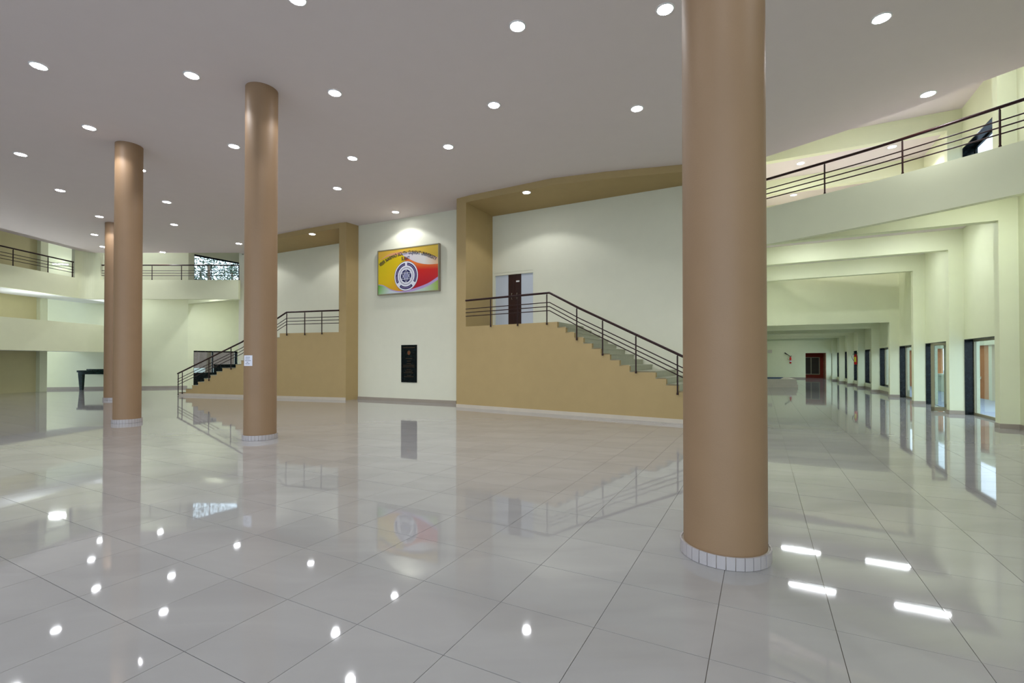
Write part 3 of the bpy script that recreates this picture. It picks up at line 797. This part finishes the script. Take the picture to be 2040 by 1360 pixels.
# local: x along the wall, z up, -y towards the hall
m = MB(); m.box(0, SW, -.10, -.002, 0, SH); m.build('box', M['skirt'], sg)
m = MB(); f_ = .035
for bxs in ((0, SW, 0, f_), (0, SW, SH - f_, SH), (0, f_, f_, SH - f_), (SW - f_, SW, f_, SH - f_)):
    m.box(bxs[0], bxs[1], -.115, -.10, bxs[2], bxs[3])
m.build('frame', M['alu'], sg)
def flat(name, polys, mat, layer, parent=sg):
    m = MB(); y = -.103 - layer * .0012
    for p in polys: m.add([(u_ * SW, y, v_ * SH) for u_, v_ in p], [list(range(len(p)))])
    return m.build(name, mat, parent)
def grad(name, stops, axis_from, axis_to):
    """flat print gradient across the board, in the board's own coordinates"""
    mt, nt, b = new_mat(name)
    tc = nt.nodes.new('ShaderNodeTexCoord'); sx = nt.nodes.new('ShaderNodeSeparateXYZ'); nt.links.new(tc.outputs['Object'], sx.inputs[0])
    dx, dz = (axis_to[0] - axis_from[0]) * SW, (axis_to[1] - axis_from[1]) * SH; L2 = dx * dx + dz * dz
    m1 = nt.nodes.new('ShaderNodeMath'); m1.operation = 'MULTIPLY_ADD'; m1.inputs[1].default_value = dx / L2; m1.inputs[2].default_value = -(axis_from[0] * SW * dx + axis_from[1] * SH * dz) / L2
    m2_ = nt.nodes.new('ShaderNodeMath'); m2_.operation = 'MULTIPLY_ADD'; m2_.inputs[1].default_value = dz / L2
    nt.links.new(sx.outputs[0], m1.inputs[0]); nt.links.new(sx.outputs[2], m2_.inputs[0]); nt.links.new(m1.outputs[0], m2_.inputs[2])
    r = nt.nodes.new('ShaderNodeValToRGB'); nt.links.new(m2_.outputs[0], r.inputs[0])
    cr = r.color_ramp
    cr.elements[0].position = stops[0][0]; cr.elements[0].color = (*stops[0][1], 1)
    cr.elements[1].position = stops[-1][0]; cr.elements[1].color = (*stops[-1][1], 1)
    for p, c in stops[1:-1]: e_ = cr.elements.new(p); e_.color = (*c, 1)
    nt.links.new(r.outputs[0], b.inputs['Base Color']); b.inputs['Roughness'].default_value = .45
    return mt
G_y = grad('print_yellow', [(0, (.72, .55, .0)), (.45, (.75, .50, .0)), (1, (.72, .26, .02))], (.1, .7), (.45, .05))
G_top = grad('print_ochre', [(0, (.70, .42, .05)), (1, (.62, .42, .03))], (0, .9), (1, .9))
G_red = grad('print_red', [(0, (.45, .0, .02)), (.75, (.62, .005, .0)), (1, (.80, .18, .02))], (.7, .1), (.72, .62))
G_white = grad('print_pale', [(0, (.62, .55, .62)), (.6, (.78, .75, .70)), (1, (.82, .5, .25))], (.45, .8), (1.0, .7))
G_gl = grad('print_green_left', [(0, (.12, .42, .02)), (.6, (.45, .62, .42)), (1, (.60, .66, .68))], (.02, .2), (.2, .02))
G_gr = grad('print_green_right', [(0, (.60, .66, .68)), (.5, (.50, .64, .50)), (1, (.30, .45, .02))], (.55, .1), (1.0, .16))
M['lilac'] = paint('lilac_print', (.48, .35, .62), .45, .02, 0); M['pink'] = paint('pink_orange_print', (.72, .34, .16), .45, .02, 0)
e_ = .014
def curve(fn, x0, x1, n=20): return [(x0 + (x1 - x0) * k / n, fn(x0 + (x1 - x0) * k / n)) for k in range(n + 1)]
flat('print_background', [[(e_, e_), (1 - e_, e_), (1 - e_, 1 - e_), (e_, 1 - e_)]], G_y, 0)
def lerp(pts):
    def f(x):
        for (a_, b_), (c_, d_) in zip(pts, pts[1:]):
            if a_ <= x <= c_:
                i = pts.index((a_, b_)); t = (x - a_) / (c_ - a_); hh = c_ - a_
                p0 = pts[max(0, i - 1)]; p3 = pts[min(len(pts) - 1, i + 2)]
                g0 = (d_ - p0[1]) / (c_ - p0[0]); g1 = (p3[1] - b_) / (p3[0] - a_)
                return (2 * t ** 3 - 3 * t * t + 1) * b_ + (t ** 3 - 2 * t * t + t) * hh * g0 + (-2 * t ** 3 + 3 * t * t) * d_ + (t ** 3 - t * t) * hh * g1
        return pts[0][1] if x < pts[0][0] else pts[-1][1]
    return f
tl = lerp([(0, .80), (.2, .90), (.42, .90), (.75, .80), (1, .70)])
flat('print_shape', [curve(tl, e_, 1 - e_) + [(1 - e_, 1 - e_), (e_, 1 - e_)]], G_top, 1)
pk1 = lerp([(.05, .80), (.2, .90), (.42, .92)]); pk0 = lerp([(.05, .78), (.2, .85), (.42, .86)])
flat('print_shape', [curve(pk1, .05, .42, 10) + curve(pk0, .05, .42, 10)[::-1]], M['pink'], 2)
wu = lerp([(.38, .88), (.6, .88), (.8, .80), (1, .70)]); wl = lerp([(.38, .88), (.52, .75), (.667, .64), (.83, .58), (1, .567)])
flat('print_shape', [curve(wu, .38, 1 - e_) + curve(wl, .38, 1 - e_)[::-1]], G_white, 2)
rl = lerp([(.5, .05), (.585, .08), (.83, .17), (1, .30)])
flat('print_shape', [curve(wl, .46, 1 - e_) + curve(rl, .5, 1 - e_)[::-1]], G_red, 1.5)
gl_ = lerp([(0, .235), (.1, .205), (.24, .09), (.42, .03)]); gb = lerp([(.4, .02), (.585, .035), (.83, .12), (1, .245)])
flat('print_shape', [curve(gl_, e_, .42) + [(.60, .03), (.60, e_), (e_, e_)]], G_gl, 2)
flat('print_shape', [curve(gb, .40, 1 - e_) + [(1 - e_, e_), (.40, e_)]], G_gr, 2.2)
gu2 = lerp([(0, .25), (.1, .22), (.24, .11), (.42, .055), (.585, .085), (.83, .18), (1, .31)]); gl2 = lerp([(0, .232), (.1, .202), (.24, .088), (.42, .028), (.585, .035), (.83, .12), (1, .245)])
flat('ribbon', [curve(gu2, e_, 1 - e_, 30) + curve(gl2, e_, 1 - e_, 30)[::-1]], M['lilac'], 2.6)
# crest
cx_, cz_, CRR = .484 * SW, .377 * SH, .545
def ring(name, r0, r1, a_0, a_1, mat, layer, n=40, parent=None):
    m = MB(); y = -.103 - layer * .0012; vs = []; fs = []
    for k in range(n + 1):
        t = math.radians(a_0 + (a_1 - a_0) * k / n); vs += [(cx_ + r0 * math.cos(t), y, cz_ + r0 * math.sin(t)), (cx_ + r1 * math.cos(t), y, cz_ + r1 * math.sin(t))]
    for k in range(n): fs.append([2 * k, 2 * k + 1, 2 * k + 3, 2 * k + 2])
    m.add(vs, fs); return m.build(name, mat, parent or sg)
crest = ring('crest', 0.0, CRR, 0, 360, M['navy'], 4)
def sub(name, *a, **k): k['parent'] = crest; return ring(name, *a, **k)
sub('disc', 0.0, CRR - .012, 0, 360, M['print_white'], 5)
for a_0, a_1 in ((96, 212), (-32, 84), (232, 308)): sub('band', .385, .485, a_0, a_1, M['navy'], 6)
for a_0, a_1 in ((100, 140), (145, 172), (178, 208), (-28, 80), (238, 302)):    # illegible lettering of the ring
    m = MB(); y = -.103 - 7 * .0012; a_ = a_0
    while a_ < a_1:
        st = random.uniform(1.5, 3.2); t0_, t1_ = math.radians(a_), math.radians(a_ + st)
        m.add([(cx_ + r_ * math.cos(t), y, cz_ + r_ * math.sin(t)) for r_, t in ((.42, t0_), (.445, t0_), (.445, t1_), (.42, t1_))], [[0, 1, 2, 3]]); a_ += st + 1.4
    m.build('band_lettering', M['lilac'], crest)
m = MB(); y = -.103 - 6 * .0012
for k in range(40):
    t = 2 * PI * k / 40; c_, s__ = math.cos(t), math.sin(t); tx, tz = -s__, c_
    P_ = lambda r_, d_: (cx_ + r_ * c_ + tx * d_, y, cz_ + r_ * s__ + tz * d_)
    m.add([P_(.275, -.012), P_(.295, .012), P_(.345, .030), P_(.315, -.006)], [[0, 1, 2, 3]])
m.build('wreath', M['navy'], crest)
sub('centre_disc', 0.0, .235, 0, 360, M['navy'], 6)
m = MB(); y = -.103 - 7 * .0012
for rot in (90, 270):
    for k in range(3):
        t0_, t1_ = math.radians(rot + 120 * k), math.radians(rot + 120 * (k + 1)); r_ = .23
        p_, q_ = Vector((math.cos(t0_), math.sin(t0_))) * r_, Vector((math.cos(t1_), math.sin(t1_))) * r_
        d_ = (q_ - p_).normalized(); n_ = Vector((-d_.y, d_.x)) * .007
        m.add([(cx_ + w_.x, y, cz_ + w_.y) for w_ in (p_ + n_, q_ + n_, q_ - n_, p_ - n_)], [[0, 1, 2, 3]])
m.build('hexagram', M['print_white'], crest)
m = MB(); m.add([(cx_ + .118 * math.cos(math.radians(60 * k)), y, cz_ + .118 * math.sin(math.radians(60 * k))) for k in range(6)], [list(range(6))]); m.build('hexagon', paint('grey_blue_print', (.25, .26, .42), .5, .05, 0), crest)
# lettering
def text_mesh(body, size):
    cu = bpy.data.curves.new('lettering', 'FONT'); cu.body = body; cu.size = size; cu.align_x = 'CENTER'; cu.align_y = 'BOTTOM_BASELINE'
    cu.space_character = 1.02
    ob = bpy.data.objects.new('lettering', cu); COL.objects.link(ob)
    dg = bpy.context.evaluated_depsgraph_get(); me = bpy.data.meshes.new_from_object(ob.evaluated_get(dg))
    bpy.data.objects.remove(ob)
    vs = [v.co.copy() for v in me.vertices]; fs = [list(p.vertices) for p in me.polygons]; n = len(vs)
    m2 = bpy.data.meshes.new('lettering'); V = []; F = []
    for i, (dx, dy) in enumerate(((-.017, 0), (0, .006), (.017, 0), (0, -.006))):     # heavier strokes
        V += [(v.x + dx * size * 1.6, v.y + dy * size * 1.6, 0) for v in vs]; F += [[k + i * n for k in f] for f in fs]
    m2.from_pydata(V, [], F); return m2
def arc_text(body, size, uc, vc, width, sag, name):
    me = text_mesh(body, size)
    xs = [v.co.x for v in me.vertices]; s_ = width / (max(xs) - min(xs)); mid = (max(xs) + min(xs)) / 2
    R_ = ((width / 2) ** 2 + sag ** 2) / (2 * sag) if sag > 0 else None
    for v in me.vertices:
        x, z = (v.co.x - mid) * s_, v.co.y
        if R_:
            t = x / R_ * 1.02
            v.co = (uc * SW + (R_ + z) * math.sin(t), -.103 - 8 * .0012, vc * SH - R_ + (R_ + z) * math.cos(t))
        else: v.co = (uc * SW + x, -.103 - 8 * .0012, vc * SH + z)
    me.materials.clear(); me.materials.append(M['navy'])
    o = bpy.data.objects.new(name, me); COL.objects.link(o); o.parent = sg; return o
arc_text('VEER NARMAD SOUTH GUJARAT UNIVERSITY', .185, .50, .845, .93 * SW, .37, 'lettering')
arc_text('SURAT', .185, .475, .725, .135 * SW, 0, 'lettering')

# plaque
p0_ = onwall(800, 761, CW0, CW1); p1_ = onwall(831, 686.5, CW0, CW1)
pw = math.hypot(p1_[0] - p0_[0], p1_[1] - p0_[1]); ph = p1_[2] - p0_[2]
pq = empty('plaque', (p0_[0], p0_[1], p0_[2]), WANG, 'tall black granite inauguration plaque below the sign board', 'plaque')
m = MB(); m.box(0, pw, -.025, -.001, 0, ph); m.build('slab', M['granite'], pq)
m = MB()
for z, hw in ((.93, .40), (.925, .36), (.635, .20), (.565, .12), (.50, .13), (.455, .36), (.415, .38), (.345, .15), (.30, .22), (.255, .30), (.19, .12), (.15, .30)):
    x = .5 - hw
    while x < .5 + hw:
        st = random.uniform(.03, .07); m.add([(x * pw, -.0262, z * ph - .006), (min(x + st, .5 + hw) * pw, -.0262, z * ph - .006), (min(x + st, .5 + hw) * pw, -.0262, z * ph + .007), (x * pw, -.0262, z * ph + .007)], [[0, 1, 2, 3]]); x += st + .02
m.build('engraved_lines', M['gold'], pq)['kind'] = 'stuff'
m = MB(); m.add([(.5 * pw + .075 * math.cos(t) , -.0262, .79 * ph + .085 * math.sin(t)) for t in [k * PI / 8 for k in range(16)]], [list(range(16))]); m.build('emblem', M['gold'], pq)
m = MB(); m.add([(.5 * pw + .035 * math.cos(t) , -.0275, .785 * ph + .05 * math.sin(t)) for t in [k * PI / 8 for k in range(16)]], [list(range(16))]); m.build('emblem_flame', M['rust'], pq)

# ------------------------------------------------------------------ black counter by the far left wall
t0c = atz(160, 775.5, 0); ty = 24.0
tx0 = (153 - 1020) / FPX * ty; tx1 = (262 - 1020) / FPX * ty
root = empty('counter_table', (tx0, ty, 0), 0, 'dark green-black stone counter table against the far wall', 'table')
og = (tx0, ty, 0)
m = MB(); m.prism([(tx0, ty), (tx1, ty), (tx1, ty + .62), (tx0, ty + .62)], .90, 1.0); m.prism([(tx0 + .03, ty + .04), (tx1 - .03, ty + .04), (tx1 - .03, ty + .6), (tx0 + .03, ty + .6)], .80, .90); m.build('tabletop', M['dark_green'], root, og)
m = MB(); m.prism([(tx0 + .22, ty + .3), (tx1, ty + .3), (tx1, ty + .62), (tx0 + .22, ty + .62)], 1.0, 1.06); m.build('ledge', M['dark_green'], root, og)
for xx in (tx0 + .07, tx1 - .30):
    for yy in (ty + .03,):
        m = MB(); m.add([(xx - .03, yy, .8), (xx + .2, yy, .8), (xx + .2, yy + .14, .8), (xx - .03, yy + .14, .8), (xx + .03, yy + .02, 0), (xx + .17, yy + .02, 0), (xx + .17, yy + .12, 0), (xx + .03, yy + .12, 0)],
              [[0, 1, 2, 3], [7, 6, 5, 4], [0, 4, 5, 1], [1, 5, 6, 2], [2, 6, 7, 3], [3, 7, 4, 0]]); m.build('leg', M['dark_green'], root, og)

# ------------------------------------------------------------------ ceiling downlights
lampdata = bpy.data.lights.new('bulb', 'SPOT'); lampdata.energy = LAMP_W; lampdata.color = (0.95, 0.97, 1.0)
lampdata.spot_size = math.radians(132); lampdata.spot_blend = 0.25; lampdata.shadow_soft_size = 0.09
upperdata = lampdata.copy(); upperdata.energy = LAMP_W * 1.8
def make_downlight():
    root = empty('ceiling_downlight')
    m = MB(); m.lathe(0, 0, [(.112, 0.0), (.112, -.012), (.130, -.010), (.136, -.001), (.136, 0.0)], 32); m.build('trim_ring', M['white'], root)
    m = MB(); n = 24
    m.add([(.112 * math.cos(2 * PI * k / n), .112 * math.sin(2 * PI * k / n), -.006) for k in range(n)] + [(0, 0, -.016)], [[k, (k + 1) % n, n] for k in range(n)]); m.build('lens', M['lens'], root)
    l = bpy.data.objects.new('bulb', lampdata); COL.objects.link(l); l.parent = root; l.location = (0, 0, -.03)
    return root
proto = make_downlight(); first = True
LAMPS = [
 (592, -2, CEIL, 'downlight at the top edge of the picture, high above the two middle staircases'),
 (1031, 52, CEIL, 'large downlight high in the ceiling, above the sign wall'),
 (1325, 18, CEIL, 'large downlight close to the top of the thick near column, on its staircase side'),
 (1756, 36, CEIL, 'large downlight between the thick near column and the balcony railing'),
 (77, 131, CEIL, 'bright downlight in the corner of ceiling above the balcony with dark openings'),
 (382, 150, CEIL, 'bright downlight just beside the top of the notice column, on its outer side'),
 (667, 185, CEIL, 'bright downlight just inward of the top of the notice column'),
 (984, 209, CEIL, 'downlight straight above the corner between cream wall and tan pier'),
 (1269, 216, CEIL, 'downlight next to the thick near column above the tan curved header'),
 (1849, 187, CEIL, 'downlight at the very edge of the main ceiling over the curved balcony'),
 (178, 254, CEIL, 'downlight above and outward of the top of the second farthest column'),
 (466, 291, CEIL, 'downlight touching the outer side of the notice column shaft'),
 (41, 307, CEIL, 'downlight over the balcony corner, below the brightest corner lamp'),
 (280, 338, CEIL, 'downlight touching the shaft of the column before the counter'),
 (702, 315, CEIL, 'downlight above the tan pier between staircase recess and cream wall'),
 (893, 292, CEIL, 'downlight above the sign board, the higher of two over it'),
 (120, 379, CEIL, 'downlight over the left balcony railing, third from the corner'),
 (672, 375, CEIL, 'downlight just above the header of the farther stair recess'),
 (332, 402, CEIL, 'downlight midway between the notice column and the next column'),
 (198, 431, CEIL, 'downlight just outward of the column before the counter, larger of the pair there'),
 (788, 422, CEIL, 'downlight right above the sign board washing the cream wall'),
 (347, 447, CEIL, 'small downlight above the far balcony railing, midway along it'),
 (188, 467, CEIL, 'small downlight beside the top of the thin distant column'),
 (205, 491, CEIL, 'small downlight half hidden behind the thin distant column'),
 (324, 502, CEIL, 'small downlight at the far edge of the ceiling over the far balcony'),
 (476, 485, CEIL, 'small downlight against the notice column above the window with trees'),
 (622, 466, SOFF, 'downlight in the tan soffit of the farther stair recess'),
 (1049, 383, SOFF, 'downlight in the tan soffit above the dark landing door'),
 (1777, 292, ROOF, 'downlight in the upper ceiling, behind the balcony railing, largest of three'),
 (1595, 325, ROOF, 'downlight in the upper ceiling behind the railing, beside the near column'),
 (1581, 388, ROOF, 'lowest downlight seen through the balcony bars beside the near column'),
]
hidden = [(-3.0, 3.2), (0.6, 1.2), (4.6, 1.6), (-7, 3.4), (-11.5, 5.2), (-2.2, -1.6), (2.2, -3.2), (-6.6, -2.4), (-11, -1.4), (-15.5, 5.5), (8.6, 1.0), (-16, 0)]
spots = []
for x, y, z, lb in LAMPS:
    X, Y = atz(x, y, z); spots.append((X, Y, z, lb, 'ceiling downlights seen from the lobby'))
for (X, Y, z, lb, gp) in spots:
    o = proto if first else copy_tree(proto); first = False
    o.location = (X, Y, z - .001); tag(o, lb, 'ceiling light', gp)
    if z == ROOF:
        for ch in o.children:
            if ch.type == 'LIGHT': ch.data = upperdata
for (X, Y) in hidden:      # the same grid goes on above and behind the viewer
    o = copy_tree(proto); o.location = (X, Y, CEIL - .001); tag(o, 'recessed downlight in the ceiling above and behind the viewer', 'ceiling light', 'ceiling downlights behind the viewer')

# ------------------------------------------------------------------ tube lights
def tube_light(c, dirv, length, label, nrm=(0, 0, -1), watts=None):
    d = Vector(dirv).normalized(); c = Vector(c); n_ = Vector(nrm)
    root = empty('tube_light', c, 0, label, 'tube light')
    s = n_.cross(d)
    m = MB(); h_ = length / 2
    m.ext([d * -h_ + s * .03, d * h_ + s * .03, d * h_ - s * .03, d * -h_ - s * .03], n_ * .035); m.build('batten', M['white'], root)
    m = MB(); m.tube([d * (-h_ + .03) + n_ * .055, d * (h_ - .03) + n_ * .055], .014, 10); m.build('tube', M['tube'], root)
    ld = bpy.data.lights.new('glow', 'AREA'); ld.shape = 'RECTANGLE'; ld.size = length; ld.size_y = .04; ld.energy = watts or TUBE_W; ld.color = (.88, .96, 1.0)
    l = bpy.data.objects.new('glow', ld); COL.objects.link(l); l.parent = root; l.location = n_ * .08
    q = (-n_).to_track_quat('Z', 'Y'); xa = q @ Vector((1, 0, 0)); yy = (-n_).cross(d)
    mat_ = Matrix((d, (-n_).cross(d), -n_)).transposed(); l.rotation_euler = mat_.to_euler()
    return root
# corridor tubes: seen mirrored in the floor
ZT = SLAB - .002
def mirror_pt(x, y, z):
    k = (y - HORIZON) / FPX; Y = (z + HC) / k; return ((x - 1020) / FPX * Y, Y, z)
k_ = 0
for (x0_, y0_, x1_, y1_), lb in (((1560, 1093, 1626, 1103), 'tube light under the balcony slab, between the second and third beams, inner one'), ((1727, 1118, 1805, 1133), 'tube light under the balcony slab, between the second and third beams, outer one'),
      ((1575, 1163, 1656, 1185), 'tube light behind the curved balcony band, inner one'), ((1781, 1208, 1887, 1228), 'tube light behind the curved balcony band, outer one')):
    p_, q_ = mirror_pt(x0_, y0_, ZT), mirror_pt(x1_, y1_, ZT)
    c = [(p_[i] + q_[i]) / 2 for i in range(3)]
    tube_light(c, (-BX[0], -BX[1], 0), 1.15, lb)
tube_light((-23.45, 24.48, 6.50), (.97, .243, 0), .7, 'bright tube light glowing beside the pier behind the balcony railing', (.243, -.97, 0), 12)
tube_light((-14.95, 25.0, SLAB - .002), (-BX[0], -BX[1], 0), 1.1, 'tube light behind the far beam above the granite window', watts=45)
for X_, lb in ((-19.8, 'added unseen tube light under the far balcony slab beside the counter end'), (-16.0, 'added unseen tube light under the far balcony slab near the portal')):
    tube_light((X_, 23.9, SLAB - .002), (1, 0, 0), 1.15, lb, watts=10)  # added fill for the far left wall, kept out of view behind the band
for Y_ in (20.6, 16.5, 12.5):
    tube_light((LX - .24, Y_, 3.20), (0, 1, 0), 1.2, 'added upward tube light, unseen along the inner face of the lower band, %s from the corner' % {20.6: 'first', 16.5: 'second', 12.5: 'third'}[Y_], (0, 0, 1), 13)  # added uplights that brighten the balcony soffit, out of view
for a_, b_, z_, w_, lb in ((7.5, 4.5, SLAB - .002, 17, 'added unseen tube light behind the third beam of the corridor'), (PA[3] + .65, 2.6, 3.328, 7, 'added unseen tube light in the low corridor before its first beam'), (PA[5] + .65, 2.6, 3.328, 7, 'added unseen tube light in the middle of the low corridor'), (PA[6] + .65, 2.6, 3.328, 7, 'added unseen tube light towards the end of the low corridor'), (PA[8] + .65, 2.6, 3.328, 7, 'last added unseen tube light before the end wall')):
    tube_light((*ab(O1, a_, b_), z_), (-BX[0], -BX[1], 0), 1.15, lb, watts=w_)  # added fill for the downstand and low corridor, kept out of view

tube_light((-19.5, 24.0, ROOF - .002), (1, 0, 0), 1.15, 'added unseen tube light on the high ceiling over the far balcony', watts=17)  # added to brighten the upper far wall, unseen above the main ceiling
tube_light((*ab(O1, -1.8, .5), SLAB - .002), (-BX[0], -BX[1], 0), 1.15, 'tube light under the balcony slab in front of the first beam', watts=16)
tube_light((*ab(O1, -1.5, .7), ROOF - .002), (-BX[0], -BX[1], 0), 1.15, 'added unseen tube light on the upper ceiling in front of the first high beam', watts=15)  # added to brighten the upper front of the nearest pilaster, unseen
tube_light((*ab(O1, .75, 2.2), ROOF - .002), (-BX[0], -BX[1], 0), 1.15, 'added unseen tube light on the upper ceiling behind the first high beam', watts=15)  # added with the next one to lift the upper ceiling by bounce
tube_light((*ab(O1, PA[1] + .7, 3.4), ROOF - .002), (-BX[0], -BX[1], 0), 1.15, 'added unseen tube light on the upper ceiling behind the second high beam', watts=17)  # second added fill for the upper ceiling, unseen behind its beam

# ------------------------------------------------------------------ outside
m = MB(); m.prism([(-80, -60), (80, -60), (80, 110), (-80, 110)], -.6, -.32); struct(m, 'ground', M['paving'])
m = MB()
for a_0, a_1 in ((6.5, 13), (17, 24)): wbox(m, a_0, a_1, -3.2, -3.45, -.3, 2.6, O1)
struct(m, 'wall_outside', M['orange'])
m = MB()
for a_ in (7.3, 10.1, 18.4, 20.5): wbox(m, a_, a_ + .3, -3.08, -3.2, -.3, 2.2, O1)
wbox(m, 4, 26, -3.0, -3.5, 2.1, 2.5, O1)
struct(m, 'wall_outside_piers', M['cream'])
m = MB(); wbox(m, -2, 34, -.66, -3.4, -.32, -.03, O1); struct(m, 'path', M['paving'])
m = MB(); wbox(m, 11.5, 17, -3.2, -3.4, -.3, .75, O1); wbox(m, 11.5, 17, -3.14, -3.46, .75, .85, O1); struct(m, 'wall_outside_low', M['cream'])

m = MB(); m.wall((-27, 28), (-15.5, 34.2), .2, -.3, 1.0); struct(m, 'wall_outside_left', M['white'])
m = MB(); m.wall((-30, 44), (-8, 50), .3, -.3, 4.5); struct(m, 'wall_outside_far', M['bark'])
def tree(X, Y, h_, r_, label):
    root = empty('tree', (X, Y, -.3), 0, label, 'tree', 'trees outside the far window')
    rnd = random.Random(int(X * 100))
    m = MB(); m.tube([(0, 0, 0), (.1, .05, h_ * .35), (-.05, .1, h_ * .95)], [.22, .16, .08], 8)
    for k in range(9):
        a_ = rnd.uniform(0, 2 * PI); z_ = h_ * rnd.uniform(.35, .7)
        m.tube([(0, .05, z_), (math.cos(a_) * r_ * .5, math.sin(a_) * r_ * .5, z_ + .7), (math.cos(a_) * r_ * .85, math.sin(a_) * r_ * .85, z_ + 1.1)], [.06, .04, .015], 6)
    m.build('trunk', M['bark'], root)
    m = MB()
    cl = [(rnd.gauss(0, r_ * .62), rnd.gauss(0, r_ * .62), h_ * .88 + rnd.gauss(0, h_ * .15)) for _ in range(34)]
    for c_ in cl:
        for k in range(46):
            p_ = Vector(c_) + Vector((rnd.gauss(0, .3), rnd.gauss(0, .3), rnd.gauss(0, .28)))
            a_ = Vector((rnd.uniform(-1, 1), rnd.uniform(-1, 1), rnd.uniform(-1, 1))).normalized() * .095
            b_ = a_.cross(Vector((rnd.uniform(-1, 1), rnd.uniform(-1, 1), rnd.uniform(-1, 1)))).normalized() * .045
            m.add([p_ - a_, p_ + b_, p_ + a_, p_ - b_], [[0, 1, 2, 3]])
    o = m.build('foliage', M['leaf'], root); o['kind'] = 'stuff'
for (X, Y, h_, r_, lb) in ((-20.3, 31.5, 8.6, 1.5, 'leafy tree filling the left of the high far window'), (-22.0, 37.0, 9.2, 1.8, 'leafy tree in the middle of the high far window'), (-26.8, 40.5, 10.0, 2.0, 'tall leafy tree behind the others outside the high far window')):
    tree(X, Y, h_, r_, lb)
